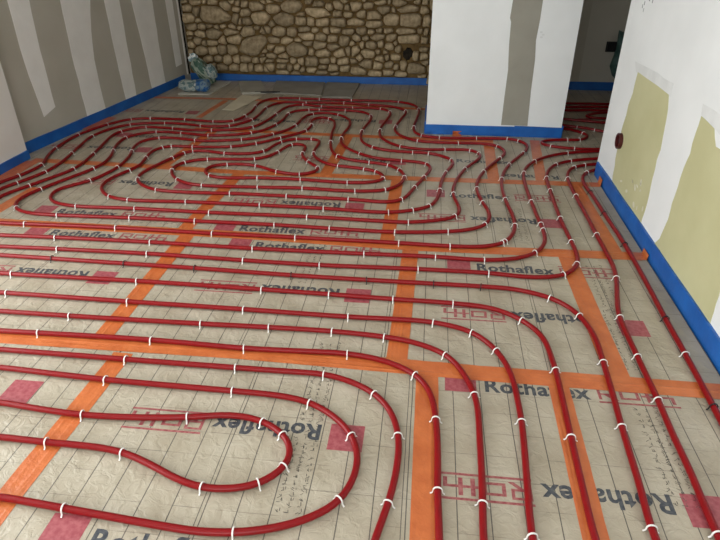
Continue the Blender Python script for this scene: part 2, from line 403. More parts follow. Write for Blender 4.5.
for i in range(len(sites)):
    poly = stone_poly(i)
    if not poly or len(poly) < 3: continue
    x, z = sites[i][0], sites[i][1]
    dep = rnd.uniform(0.018, 0.05)
    tx, tz = rnd.uniform(-0.05, 0.05), rnd.uniform(-0.05, 0.05)
    k = len(poly); V = []; Fc = []
    for sc, dy in ((1.0, 0.03), (0.985, -dep * 0.25), (0.90, -dep * 0.8), (0.60, -dep * 1.1)):
        for px_, pz_ in poly:
            qx, qz = x + (px_ - x) * sc, z + (pz_ - z) * sc
            jit = 0.0 if sc == 1.0 else 0.006 * noise.noise(Vector((qx * 30, qz * 30, i)))
            V.append((qx - x, dy + jit + (tx * (qx - x) + tz * (qz - z)) * (sc < 1), qz - z))
    for r_ in range(3):
        for q in range(k):
            q2 = (q + 1) % k
            Fc.append((r_ * k + q, r_ * k + q2, (r_ + 1) * k + q2, (r_ + 1) * k + q))
    V.append((0, -dep * 1.15, 0))
    for q in range(k): Fc.append((3 * k + q, 3 * k + (q + 1) % k, 4 * k))
    near = sites[i][4] == 0
    if near:
        me = recalc(mesh('stone', V, Fc))
        o = link('stone', me, 'stone', wb, smooth=True); o.location = Vector((x, BACK, z)) - wb.location
    else:
        n0 = len(upper.v)
        upper.v += [(vx + x, vy + BACK, vz + z) for vx, vy, vz in V]; upper.f += [tuple(n0 + a for a in f_) for f_ in Fc]
o = upper.build('upper_stonework', 'stone', wb, smooth=True); o['kind'] = 'stuff'
# flat near-black patch: the dark inside a hole painted on, not cut
me = bpy.data.meshes.new('dark_hole'); bmh = bmesh.new()
bmesh.ops.create_uvsphere(bmh, u_segments=14, v_segments=8, radius=1.0)
for v in bmh.verts: v.co = Vector((v.co.x * 0.05, v.co.y * 0.004, v.co.z * 0.06)) * (1 + 0.55 * noise.noise(v.co * 2.1))
bmh.to_mesh(me); bmh.free()
o = link('dark_hole', me, 'gap_dark', wb, smooth=True); o.location = (hole.x, BACK + 0.012, hole.z)

# plain wall right of the column, passage side and end
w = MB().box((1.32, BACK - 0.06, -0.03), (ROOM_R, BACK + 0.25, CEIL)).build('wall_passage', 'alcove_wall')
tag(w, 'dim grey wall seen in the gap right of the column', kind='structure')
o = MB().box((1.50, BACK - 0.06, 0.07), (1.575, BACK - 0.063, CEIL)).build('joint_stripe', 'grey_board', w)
tag(MB().box((ROOM_R, REAR - 0.1, -0.03), (ROOM_R + 0.1, BACK + 0.25, CEIL)).build('wall_far_right', 'alcove_wall'), 'grey wall closing the passage on the far right', kind='structure')

# column: plastered box with one unplastered stripe
CF = 4.868
col_ = MB().box((0.0, CF, -0.03), (1.10, CF + 0.55, CEIL)).build('wall_column', 'plaster_white')
tag(col_, 'white plastered boxed column standing in the middle of the room', kind='structure')
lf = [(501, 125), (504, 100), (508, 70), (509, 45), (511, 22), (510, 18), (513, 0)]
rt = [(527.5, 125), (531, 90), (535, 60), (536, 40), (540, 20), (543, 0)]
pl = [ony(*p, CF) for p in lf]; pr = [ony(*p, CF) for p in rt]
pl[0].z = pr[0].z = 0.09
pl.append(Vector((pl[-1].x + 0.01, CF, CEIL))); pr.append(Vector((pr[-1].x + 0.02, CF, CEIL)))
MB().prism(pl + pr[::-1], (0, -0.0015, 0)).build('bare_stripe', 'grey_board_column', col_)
pm = MB()
for k in range(3): 
    a = ony(540 + (k % 2) * 2, 33 + k * 2.5, CF); pm.box((a.x, CF, a.z), (a.x + 0.018, CF - 0.002, a.z + 0.012))
pm.build('scuff', 'feather_plaster', col_)

# right wall: white plaster with bare greenish board panels
wr = MB().box((RX, REAR, -0.03), (RX + 0.13, 4.065, CEIL)).build('wall_right', 'plaster_white')
tag(wr, 'bright white plastered wall with bare olive board panels on the right', kind='structure')
P1 = [(637.7, 71.7), (648, 79), (658, 86), (669, 94.5), (668, 110), (665, 128), (660, 150), (655, 170), (649, 195), (640, 228), (632, 216), (612, 183), (612.7, 175), (616, 158), (620, 137), (626, 115), (633, 93)]
P2 = [(701.7, 116), (708, 122), (715, 129), (716, 147), (721, 149), (724, 200), (723, 280), (709, 328), (690, 298), (670, 266), (655, 243), (660, 238), (668, 219), (672, 203), (678, 187), (684, 168), (690, 153), (696, 133)]
def smooth_edge(P, amp, seed):
    out = []
    for i in range(len(P)):
        a, b2 = P[i], P[(i + 1) % len(P)]
        n = max(1, int(math.hypot(a[0] - b2[0], a[1] - b2[1]) / 8))
        for k in range(n):
            t = k / n
            x, y = a[0] + (b2[0] - a[0]) * t, a[1] + (b2[1] - a[1]) * t
            out.append((x + amp * noise.noise(Vector((x * 0.25, y * 0.25, seed))), y + amp * noise.noise(Vector((x * 0.25, y * 0.25, seed + 9)))))
    return out
for k, P in enumerate((P1, P2)):
    pts = [onx(x, y, RX) for x, y in smooth_edge(P, 1.2, k)]
    for p in pts: p.z = max(p.z, 0.07)
    MB().prism(pts, (-0.0015, 0, 0)).build('bare_board_panel', 'green_board', wr)
# thin plaster smears left on the first panel
sm_rnd = random.Random(5)
for k in range(14):
    x, y = (sm_rnd.uniform(618, 643), sm_rnd.uniform(181, 213))
    a = onx(x, y, RX - 0.0015); l = sm_rnd.uniform(0.006, 0.022); hh_ = sm_rnd.uniform(0.005, 0.016); sh = sm_rnd.uniform(-0.5, 0.5)
    pts = [a + Vector((0, l * math.cos(t), hh_ * math.sin(t) + sh * l * math.cos(t))) for t in [q * math.pi / 4 for q in range(8)]]
    for p in pts: p.x = RX - 0.0014
    if min(p.z for p in pts) > 0.11 and max((p - a).length for p in pts) < 0.2: MB().prism(pts, (-0.0008, 0, 0)).build('plaster_smear', 'thin_plaster', wr)
# thinly trowelled plaster above the bare panels
for P in ([(636, 61), (650, 68), (664, 78), (674, 84), (671, 97), (660, 88), (648, 80), (636, 72)], [(703, 104), (714, 110), (726, 120), (726, 142), (716, 130), (708, 122), (701, 115)]):
    pts = [onx(x, y, RX) for x, y in smooth_edge(P, 1.5, 4)]
    MB().prism(pts, (-0.0008, 0, 0)).build('thin_plaster_patch', 'feather_plaster', wr)
pmk = MB()
for (x, y, l) in ((642, 8, 0.02), (644, 5, 0.02), (649, 1, 0.03), (652, 3, 0.02), (643, 12, 0.012)):
    a = onx(x, y, RX); pmk.box(a, (RX - 0.001, a.y - l * 0.5, a.z + 0.02))
pmk.build('pencil_mark', 'pencil', wr)
# recessed red electrical box in the right wall
c = onx(621, 141, RX)
eb = empty('socket_back_box', (RX, c.y, c.z)); tag(eb, 'dark red empty socket back box let into the right wall', 'socket box')
ring = MB(); n = 20; SO, SI, SP = 0.048, 0.037, 0.022
for k in range(n):
    t0, t1 = 2 * math.pi * k / n, 2 * math.pi * (k + 1) / n
    def q(r, t, x): return (x, c.y + r * math.cos(t), c.z + r * 1.0 * math.sin(t))
    b0 = len(ring.v)
    ring.v += [q(SO, t0, RX), q(SO, t1, RX), q(SO, t1, RX - SP), q(SO, t0, RX - SP), q(SI, t0, RX - SP), q(SI, t1, RX - SP), q(SI, t0, RX - 0.0015), q(SI, t1, RX - 0.0015)]
    ring.f += [(b0, b0 + 1, b0 + 2, b0 + 3), (b0 + 3, b0 + 2, b0 + 5, b0 + 4), (b0 + 4, b0 + 5, b0 + 7, b0 + 6)]
ring.build('rim', 'box_red', eb)
dk = MB(); dk.prism([(RX - 0.0015, c.y + 0.038 * math.cos(2 * math.pi * k / n), c.z + 0.038 * math.sin(2 * math.pi * k / n)) for k in range(n)], (-0.0012, 0, 0)); dk.build('box_back', 'black_plastic', eb)

# ------------------------------------------------------------------ blue perimeter strips
def wavy_strip(name, a, b, h, nrm, label):
    """foam strip from a to b standing against a wall; nrm points into the room"""
    a, b, nrm = Vector(a), Vector(b), Vector(nrm).normalized()
    n = max(4, int((b - a).length / 0.06)); V = []; Fc = []
    for k in range(n + 1):
        p = a.lerp(b, k / n)
        o1 = 0.004 * noise.noise(p * 3.0) + 0.002; hz = h + 0.006 * noise.noise(p * 2.3 + Vector((5, 1, 2)))
        for off, z in ((0.0, -0.03), (0.0, hz), (0.010 + o1, hz), (0.012, 0.0), (0.012, -0.03)):
            V.append(p + nrm * off + Vector((0, 0, z)))
    for k in range(n):
        for q in range(5):
            q2 = (q + 1) % 5
            Fc.append((k * 5 + q, k * 5 + q2, (k + 1) * 5 + q2, (k + 1) * 5 + q))
    Fc.append((0, 1, 2, 3, 4)); Fc.append(tuple(n * 5 + i for i in (4, 3, 2, 1, 0)))
    o = link(name, recalc(mesh(name, V, Fc)), 'blue_foam'); tag(o, label, kind='structure'); return o
wavy_strip('baseboard_left', (LX, 2.45, 0), (LX, 3.94, 0), 0.062, (1, 0, 0), 'blue foam edge strip along the off white left wall')
wavy_strip('baseboard_far_left', lw(0.0, 0), lw(LEN - 0.2, 0), 0.085, NIN, 'blue foam edge strip along the grey striped wall')
wavy_strip('baseboard_back', (-2.70, BACK, 0), (1.30, BACK, 0), 0.072, (0, -1, 0), 'blue foam edge strip along the foot of the stone wall')
wavy_strip('baseboard_passage', (1.32, BACK - 0.06, 0), (ROOM_R, BACK - 0.06, 0), 0.085, (0, -1, 0), 'dark blue foam edge strip in the passage')
wavy_strip('baseboard_column', (-0.005, CF, 0), (0.73, CF, 0), 0.078, (0, -1, 0), 'blue foam edge strip along the foot of the column')
wavy_strip('baseboard_column', (0.722, CF - 0.004, 0), (1.105, CF - 0.004, 0), 0.086, (0, -1, 0), 'short overlapping end of the blue strip on the column')
wavy_strip('baseboard_right', (RX, -1.2, 0), (RX, 4.035, 0), 0.098, (-1, 0, 0), 'blue foam edge strip along the white right wall')
for s_, x in ((1, 1.102), (-1, -0.002)):
    wavy_strip('baseboard_column_side', (x, CF, 0), (x, CF + 0.55, 0), 0.095, (s_, 0, 0), 'blue foam edge strip round the %s side of the column' % ('passage' if s_ > 0 else 'stone wall'))

# ================================================================== insulation boards with their print
rows = [(-1.0, 0.03), (0.03, 0.72), (0.72, 1.715), (1.715, 2.73), (2.73, 3.70), (3.70, 4.58), (4.58, 5.58), (5.58, 6.44)]
joints = {0: [-1.2, 0.4], 1: [-1.7, -0.4, 0.6], 2: [-1.20, 0.065, 0.56], 3: [-1.32, -0.05, 0.80], 4: [-2.61, -1.32, -0.173, 1.05],
          5: [-1.86, -0.66, 0.50, 0.86], 6: [-2.06, -0.75, 0.4, 1.6], 7: [-1.5, -0.2, 1.1]}
rows = [(fit(0, a)[1], fit(0, b)[1]) for a, b in rows]; rows[-1] = (rows[-1][0], BACK - 0.02)
joints = {k: [fit(x, 0)[0] for x in v] for k, v in joints.items()}
boards = []
def lw_x(y): return A.x + (B.x - A.x) * (y - A.y) / (B.y - A.y)
for r, (y0, y1) in enumerate(rows):
    xs = [None] + joints[r] + [None]
    for k in range(len(xs) - 1):
        def xl(y): return xs[k] if xs[k] is not None else (LX + 0.016 if y < 3.93 else lw_x(y) + 0.016)
        def xr(y): return xs[k + 1] if xs[k + 1] is not None else (RX - 0.016 if y1 < 3.9 else ROOM_R - 0.01)
        g = 0.0012
        ox, oy = (xs[k] if xs[k] is not None else xr(y0) - 1.2), y0
        c = [(xl(y0) + g, y0 + g), (xr(y0) - g, y0 + g), (xr(y1) - g, y1 - g), (xl(y1) + g, y1 - g)]
        if xs[k] is None and r == 5: c = c[:3] + [(lw_x(y1) + 0.016, y1 - g), (lw_x(3.95) + 0.016, 3.95), (LX + 0.016, 3.93), ]
        mb = MB().prism([(x, y, -0.032) for x, y in c], (0, 0, 0.032))
        o = mb.build('insulation_board', 'board_film', floor, loc=(ox, oy, 0))
        boards.append((o, xl, xr, y0, y1))
def board_at(x, y):
    for (o, xl, xr, y0, y1) in boards:
        if y0 <= y < y1 and xl(y) <= x < xr(y): return o
    return boards[0][0]

# ---- print shapes (word, colour block, logo, fine print): flat ink on the film
def text_mesh(body, length, bold=0.02):
    cu = bpy.data.curves.new('word', 'FONT'); cu.body = body; cu.size = 1.0; cu.offset = bold; cu.resolution_u = 3; cu.space_character = 1.06
    ob = bpy.data.objects.new('word', cu); COL.objects.link(ob)
    dg = bpy.context.evaluated_depsgraph_get()
    me = bpy.data.meshes.new_from_object(ob.evaluated_get(dg))
    bpy.data.objects.remove(ob); bpy.data.curves.remove(cu)
    x0 = min(v.co.x for v in me.vertices); x1 = max(v.co.x for v in me.vertices)
    s = length / (x1 - x0)
    for v in me.vertices: v.co = Vector(((v.co.x - x0) * s, v.co.y * s * 1.06, 0.0))
    me.materials.clear()
    return me
WORD = text_mesh('Rothaflex', 0.385, 0.028)
BLOCK = mesh('colour_block', [(0, 0, 0), (0.118, 0, 0), (0.118, 0.118, 0), (0, 0.118, 0)], [(0, 1, 2, 3)])
lg = MB()
def bar(x0, y0, x1, y1): lg.v.extend([(x0, y0, 0), (x1, y0, 0), (x1, y1, 0), (x0, y1, 0)]); n = len(lg.v); lg.f.append((n - 4, n - 3, n - 2, n - 1))
T = 0.0065
bar(0, 0, 0.285, 0.009); bar(0, 0.094, 0.285, 0.103)                        # top and bottom rule
bar(0.003, 0.018, 0.014, 0.084); bar(0.014, 0.075, 0.066, 0.084); bar(0.056, 0.050, 0.066, 0.075); bar(0.014, 0.043, 0.066, 0.052)   # R
lg.v.extend([(0.026, 0.043, 0), (0.044, 0.043, 0), (0.076, 0.018, 0), (0.056, 0.018, 0)]); n = len(lg.v); lg.f.append((n - 1, n - 2, n - 3, n - 4))
bar(0.082, 0.026, 0.152, 0.036); bar(0.082, 0.066, 0.152, 0.076); bar(0.082, 0.036, 0.094, 0.066); bar(0.140, 0.036, 0.152, 0.066)    # O
bar(0.176, 0.018, 0.190, 0.085); bar(0.214, 0.018, 0.228, 0.085)                                                                    # t and h stems
bar(0.160, 0.046, 0.176, 0.056); bar(0.190, 0.046, 0.214, 0.056); bar(0.228, 0.046, 0.262, 0.056); bar(0.262, 0.018, 0.275, 0.056)
LOGO = mesh('logo', lg.v, lg.f)
fp = MB(); fr = random.Random(11)
for ln in range(3):
    x = 0.0
    while x < 0.42:
        wd = fr.uniform(0.012, 0.018)
        yy = ln * 0.034
        for s_ in range(3):
            a = Vector((x + fr.uniform(0, wd * 0.7), yy + fr.uniform(0, 0.012), 0)); d = Vector(fr.choice(((0, 1), (1, 0), (0.6, 0.8), (-0.6, 0.8), (1, 0.2)))).to_3d() * fr.uniform(0.008, 0.014); nn = Vector((-d.y, d.x, 0)).normalized() * 0.0010
            n = len(fp.v); fp.v += [a - nn, a + d - nn, a + d + nn, a + nn]; fp.f.append((n, n + 1, n + 2, n + 3))
        x += wd + fr.choice((0.004, 0.006, 0.014))
FINE = mesh('fine_print', fp.v, fp.f)
for me_, mt in ((WORD, 'print_grey'), (BLOCK, 'print_red'), (LOGO, 'print_logo'), (FINE, 'print_fine')): me_.materials.append(MATS[mt])
def ink(name, me_, x, y, rot, sx=1.0):
    x, y = fit(x, y)
    b_ = board_at(x, y)
    o = bpy.data.objects.new(name, me_); COL.objects.link(o); o.parent = b_
    o.location = Vector((x, y, 0.0005)) - b_.location; o.rotation_euler = (0, 0, rot); o.scale = (sx, sx, 1)
    if name == 'fine_print': o['kind'] = 'stuff'
    return o
def print_row(x, y, flip, parts='BWL', dy=0.0):
    """x, y = baseline point where the word starts; flipped rows read from the other side"""
    s = -1 if flip else 1; rot = math.pi if flip else 0.0
    if 'B' in parts: ink('colour_block', BLOCK, x - s * 0.152, y - s * 0.012, rot)
    if 'W' in parts: ink('lettering', WORD, x, y, rot)
    if 'L' in parts: ink('logo', LOGO, x + s * 0.415, y - s * 0.012, rot)
# rows read off the photograph: word start, upright or upside down
print_row(0.285, 1.612, False)
print_row(0.815, 1.215, True)
print_row(-0.30, 1.375, True)
print_row(-1.56, 1.46, True, 'B')
print_row(-0.885, 0.838, False, 'BW')
print_row(0.825, 2.150, True, 'WL')
print_row(0.308, 2.497, False); ink('colour_block', BLOCK, 0.895, 2.025, 0)
print_row(-0.365, 2.245, True)
print_row(-0.895, 2.600, False)
print_row(-1.66, 2.262, True)
print_row(-2.11, 2.615, False)
print_row(-2.235, 2.885, False)
print_row(-1.04, 2.790, False)
print_row(-0.505, 3.230, True)
print_row(-1.70, 3.44, True)
print_row(0.187, 3.405, False)
print_row(0.690, 3.130, True)
print_row(-0.28, 4.05, True); print_row(0.25, 4.05, False, 'W'); print_row(-2.3, 4.1, True); print_row(0.95, 3.85, True, 'W')
print_row(-2.45, 4.35, False); print_row(-1.55, 4.9, False); print_row(-2.3, 5.15, True); print_row(-0.45, 5.05, True); print_row(1.35, 5.3, True)
for (x, y, rot) in ((-0.30, 1.02, math.pi / 2), (-0.30, 1.42, math.pi / 2), (0.90, 1.18, math.pi / 2), (-0.50, 2.28, math.pi / 2), (0.90, 1.80, math.pi / 2), (0.95, 2.2, math.pi / 2), (-0.62, 3.02, 0), (0.62, 2.85, math.pi / 2), (-1.0, 3.9, 0), (-1.78, 2.82, 0)):
    ink('fine_print', FINE, x, y, rot)

# ================================================================== orange tape
def tape(pts, width, label, z=0.0, raw=False):
    """flat adhesive strip along pts (x, y[, z]) ; slightly wavy edges, real thickness"""
    P = [Vector((*(p[:2] if raw else fit(p[0], p[1])), p[2] if len(p) > 2 else 0.0)) for p in pts]
    D = []
    for a, b2 in zip(P[:-1], P[1:]):
        n = max(1, int((b2 - a).length / 0.05))
        D += [a.lerp(b2, k / n) for k in range(n)]
    D.append(P[-1]); V = []; Fc = []; th = 0.0010
    NJ = 11; seed = len(label) * 1.7 + pts[0][0]; trnd = random.Random(len(label) + int(abs(pts[0][0]) * 100))
    ridge = [0.0] * NJ
    for j in trnd.sample(range(1, NJ - 1), 3): ridge[j] = trnd.uniform(0.0006, 0.0016)
    for k, p in enumerate(D):
        t = (D[min(k + 1, len(D) - 1)] - D[max(k - 1, 0)]); th2 = Vector((t.x, t.y, 0))
        s = Vector((th2.y, -th2.x, 0)).normalized() if th2.length > 1e-5 else Vector((0, 1, 0))
        up = s.cross(t).normalized()
        if up.z < -0.01: up = -up
        base = p + Vector((0, 0, z))
        for j in range(NJ):
            f_ = (j / (NJ - 1) - 0.5) * width + (0.0025 * noise.noise(p * 14 + Vector((j, 0, 0))) if j in (0, NJ - 1) else 0.004 * noise.noise(p * 5 + Vector((j * 2.0, seed, 0))))
            wr_ = 0.0010 * noise.noise(Vector((p.x * 11 + j * 3.1, p.y * 11, z * 900)))
            rg = ridge[j] * max(0.0, 0.5 + 1.2 * noise.noise(p * 2.5 + Vector((j, seed, 4))))
            V.append(base + s * f_ + up * (th + max(0, wr_) + rg))
        V.append(base + s * width * 0.5 + up * 0.0001); V.append(base - s * width * 0.5 + up * 0.0001)
    m_ = NJ + 2
    for k in range(len(D) - 1):
        a, b2 = k * m_, (k + 1) * m_
        for q in range(NJ - 1): Fc.append((a + q, a + q + 1, b2 + q + 1, b2 + q))
        for q in (NJ - 1, NJ): Fc.append((a + q, a + q + 1, b2 + q + 1, b2 + q))
        Fc.append((a + NJ + 1, a, b2, b2 + NJ + 1))
    e = (len(D) - 1) * m_
    Fc.append(tuple(range(m_ - 1, -1, -1))); Fc.append(tuple(e + i for i in range(m_)))
    c = sum(P, Vector()) / len(P); c.z = 0
    o = link('tape_strip', recalc(mesh('tape_strip', [v - c for v in V], Fc)), 'tape_orange', loc=c, smooth=False)
    return tag(o, label, 'tape', 'orange joint tape on the floor boards')
W_ = 0.085
HZ, VZ = 0.0012, 0.0
# lengthwise joints (across the picture)
tape([(-2.9, 0.73), (1.19, 0.715)], W_, 'orange tape across the floor just in front of the nearest boards', HZ)
tape([(-2.95, 1.705), (-1.7, 1.715), (-0.7, 1.73), (0.27, 1.712), (1.19, 1.71)], 0.088, 'orange tape crossing the whole foreground from left edge to right wall', HZ)
tape([(-2.97, 2.74), (-2.4, 2.735), (-1.0, 2.735), (0.0, 2.705), (1.175, 2.735)], W_, 'orange tape crossing mid floor, just above the upright dark lettering', HZ)
tape([(-2.94, 3.74), (-2.08, 3.715), (-1.3, 3.67), (0.12, 3.69), (1.13, 3.715)], 0.075, 'orange tape passing under the spiral loops to the right wall corner', HZ)
tape([(1.135, 3.715), (1.196, 3.715, 0.001), (1.2015, 3.715, 0.05)], 0.075, 'orange tape end folded up onto the strip at the right wall corner', HZ)
tape([(-2.0, 4.62), (-1.15, 4.595), (0.0, 4.56), (0.5, 4.545)], 0.07, 'orange tape running under the far loops toward the column foot', HZ)
tape([(-2.80, 5.60), (-2.0, 5.62), (-1.0, 5.56), (0.0, 5.45)], 0.06, 'faint orange tape in front of the offcuts near the stone wall', HZ)
# cross joints (running away from the viewer)
tape([(-1.185, 1.67), (-1.215, 0.95), (-1.22, 0.0)], W_, 'orange tape running to the bottom left corner below the nearest crossing', VZ)
tape([(0.065, 1.68), (0.07, 0.0)], W_, 'orange tape leading to the bottom edge beneath the bend at picture centre', VZ)
tape([(0.566, 1.68), (0.556, 1.05), (0.55, 0.0)], 0.076, 'orange tape hidden half under a pipe at lower right', VZ)
tape([(-1.315, 2.70), (-1.325, 1.74)], W_, 'orange cross tape on the left between the two nearest long tapes', VZ)
tape([(-0.04, 2.68), (-0.06, 1.75)], W_, 'orange cross tape near picture centre joining the two nearest long tapes', VZ)
tape([(0.79, 2.70), (0.805, 1.75)], 0.09, 'orange cross tape on the right beside the outer pipe bend', VZ)
tape([(-1.30, 3.64), (-1.36, 2.77)], W_, 'orange cross tape under the left half of the innermost loop', VZ)
tape([(-0.17, 3.65), (-0.175, 2.75)], 0.08, 'orange cross tape under the pipe bends left of the upside down lettering', VZ)
tape([(1.035, 3.68), (1.055, 2.77)], 0.08, 'orange tape running alongside the right wall strip', VZ)
tape([(-2.59, 3.25), (-2.63, 2.78)], W_, 'orange tape stub below the outer pipes at the left edge', VZ)
tape([(-0.64, 4.55), (-0.685, 3.71)], 0.085, 'orange cross tape under the narrow loop in the spiral middle', VZ)
tape([(-1.82, 4.58), (-1.90, 3.74)], 0.08, 'orange cross tape under the left bends of the spiral', VZ)
tape([(0.52, 4.60), (0.495, 3.73)], 0.08, 'orange cross tape running to the front of the column', VZ)
tape([(0.90, 4.62), (0.82, 3.75)], 0.075, 'orange cross tape between column and right wall corner', VZ)
tape([(-2.03, 5.56), (-2.09, 4.95)], 0.06, 'faint orange cross tape beside the cardboard sheet at the back', VZ)
tape([tuple(onz(84, 129.5)), tuple(onz(111, 117.5))], 0.13, 'dark orange tape patch against the strip of the striped wall', 0.0025, True)
tape([(-2.925, 3.72), (-2.93, 3.2)], 0.11, 'dark orange tape patch by the off white wall end', VZ)
tape([(0.27, 4.65), (0.27, 4.693, 0.002), (0.27, 4.689, 0.035)], 0.075, 'small orange tape flap stuck on the blue strip of the column', VZ)
tape([(1.12, 2.735), (1.197, 2.735), (1.2015, 2.735, 0.03)], 0.08, 'orange tape end folded onto the right wall strip below the first bare panel', 0.0024)

# ================================================================== heating pipes
PR, PZ = 0.0114, 0.0152
def P(s):
    """'x,y x,y ...' pixel trail of the pipe's middle -> points on the floor boards"""
    return [onz(float(a.split(',')[0]), float(a.split(',')[1]), PZ).to_2d() for a in s.split()]
def W(*p): return [Vector(q) for q in p]
def WF(*p): return [Vector(fit(*q)) for q in p]
def resample(pts, step=0.025, smooth_n=4):
    # centripetal Catmull-Rom, then even spacing and a little smoothing
    pts = [p for i, p in enumerate(pts) if i == 0 or (p - pts[i - 1]).length > 0.012]
    e = [2 * pts[0] - pts[1]] + pts + [2 * pts[-1] - pts[-2]]
    dense = []
    for i in range(1, len(e) - 2):
        p0, p1, p2, p3 = e[i - 1:i + 3]
        t0 = 0; t1 = t0 + max(1e-4, (p1 - p0).length ** 0.5); t2 = t1 + max(1e-4, (p2 - p1).length ** 0.5); t3 = t2 + max(1e-4, (p3 - p2).length ** 0.5)
        n = max(2, int((p2 - p1).length / 0.012))
        for k in range(n):
            t = t1 + (t2 - t1) * k / n
            a1 = p0 * ((t1 - t) / (t1 - t0)) + p1 * ((t - t0) / (t1 - t0)); a2 = p1 * ((t2 - t) / (t2 - t1)) + p2 * ((t - t1) / (t2 - t1)); a3 = p2 * ((t3 - t) / (t3 - t2)) + p3 * ((t - t2) / (t3 - t2))
            b1 = a1 * ((t2 - t) / (t2 - t0)) + a2 * ((t - t0) / (t2 - t0)); b2 = a2 * ((t3 - t) / (t3 - t1)) + a3 * ((t - t1) / (t3 - t1))
            dense.append(b1 * ((t2 - t) / (t2 - t1)) + b2 * ((t - t1) / (t2 - t1)))
    dense.append(pts[-1])
    out = [dense[0]]; acc = 0.0
    for a, b2 in zip(dense[:-1], dense[1:]):
        l = (b2 - a).length; d = step - acc
        while d <= l and l > 0:
            out.append(a.lerp(b2, d / l)); d += step
        acc = (acc + l) % step if l > 0 else acc
    for _ in range(smooth_n):
        out = [out[0]] + [(out[i - 1] + out[i] * 2 + out[i + 1]) / 4 for i in range(1, len(out) - 1)] + [out[-1]]
    return out
def tube_mesh(path, c, sides=10):
    V = []; Fc = []; n = len(path)
    for i, p in enumerate(path):
        t = (path[min(i + 1, n - 1)] - path[max(i - 1, 0)]).normalized(); s = Vector((t.y, -t.x))
        for k in range(sides):
            a = 2 * math.pi * k / sides
            V.append((p.x - c.x + s.x * PR * math.cos(a), p.y - c.y + s.y * PR * math.cos(a), PZ + PR * math.sin(a)))
    for i in range(n - 1):
        for k in range(sides):
            k2 = (k + 1) % sides
            Fc.append((i * sides + k, i * sides + k2, (i + 1) * sides + k2, (i + 1) * sides + k))
    Fc.append(tuple(range(sides))); Fc.append(tuple((n - 1) * sides + k for k in reversed(range(sides))))
    return recalc(mesh('pipe_body', V, Fc))
# one clip: a band bent over the pipe with two splayed barbed feet
def clip_mesh():
    path = [(-0.0225, -0.0135), (-0.0190, -0.0115), (-0.0160, -0.0085), (-0.0148, -0.002)]
    for k in range(9):
        a = math.pi - math.pi * k / 8
        path.append((0.0145 * math.cos(a), 0.0015 + 0.0140 * math.sin(a)))
    path += [(0.0148, -0.002), (0.0160, -0.0085), (0.0190, -0.0115), (0.0225, -0.0135)]
    V = []; Fc = []; hw, th = 0.0022, 0.0013; n = len(path)
    for i, (y, z) in enumerate(path):
        a, b2 = path[max(i - 1, 0)], path[min(i + 1, n - 1)]
        t = Vector((b2[0] - a[0], b2[1] - a[1])).normalized(); nn = Vector((-t.y, t.x)) * th
        for sx, sn in ((-1, -1), (1, -1), (1, 1), (-1, 1)): V.append((sx * hw, y + nn.x * sn, z + nn.y * sn))
    for i in range(n - 1):
        for k in range(4):
            k2 = (k + 1) % 4; Fc.append((i * 4 + k, i * 4 + k2, (i + 1) * 4 + k2, (i + 1) * 4 + k))
    Fc.append((0, 1, 2, 3)); Fc.append(tuple((n - 1) * 4 + k for k in (3, 2, 1, 0)))
    return recalc(mesh('clip', V, Fc))
CLIP_W = clip_mesh(); CLIP_W.materials.append(MATS['clip_white'])
CLIP_B = CLIP_W.copy(); CLIP_B.materials.clear(); CLIP_B.materials.append(MATS['clip_black'])
crnd = random.Random(21)
def pipe(pts, clips, black, label):
    path = resample(pts)
    c = path[len(path) // 2]
    root = empty('heating_pipe', (c.x, c.y, 0)); tag(root, label, 'pipe', 'red underfloor heating pipes')
    link('pipe_body', tube_mesh(path, c), 'pipe_red', root, smooth=True)
    for lst, me_ in ((clips, CLIP_W), (black, CLIP_B)):
        for q in P(lst):
            i = min(range(len(path)), key=lambda j: (path[j] - q).length_squared)
            t = path[min(i + 1, len(path) - 1)] - path[max(i - 1, 0)]
            o = bpy.data.objects.new('clip', me_); COL.objects.link(o); o.parent = root
            o.location = (path[i].x - c.x, path[i].y - c.y, PZ); o.rotation_euler = (0, 0, math.atan2(t.y, t.x) + crnd.uniform(-0.12, 0.12))
    return root
def left_tail(s):
    """off-frame run: the row turns toward the viewer along the left side"""
    p = P(s)[0]
    return W((p.x - 0.15, -0.9), (p.x - 0.15, p.y - 0.9), (p.x - 0.15, p.y - 0.22), (p.x - 0.12, p.y - 0.07), (p.x - 0.05, p.y + 0.0))
def down_tail(s, dx):
    p = P(s)[0]
    return W((p.x + dx * 0.4, p.y - 0.3), (p.x + dx * 0.6, p.y - 0.7), (p.x + dx * 0.6, -0.9))

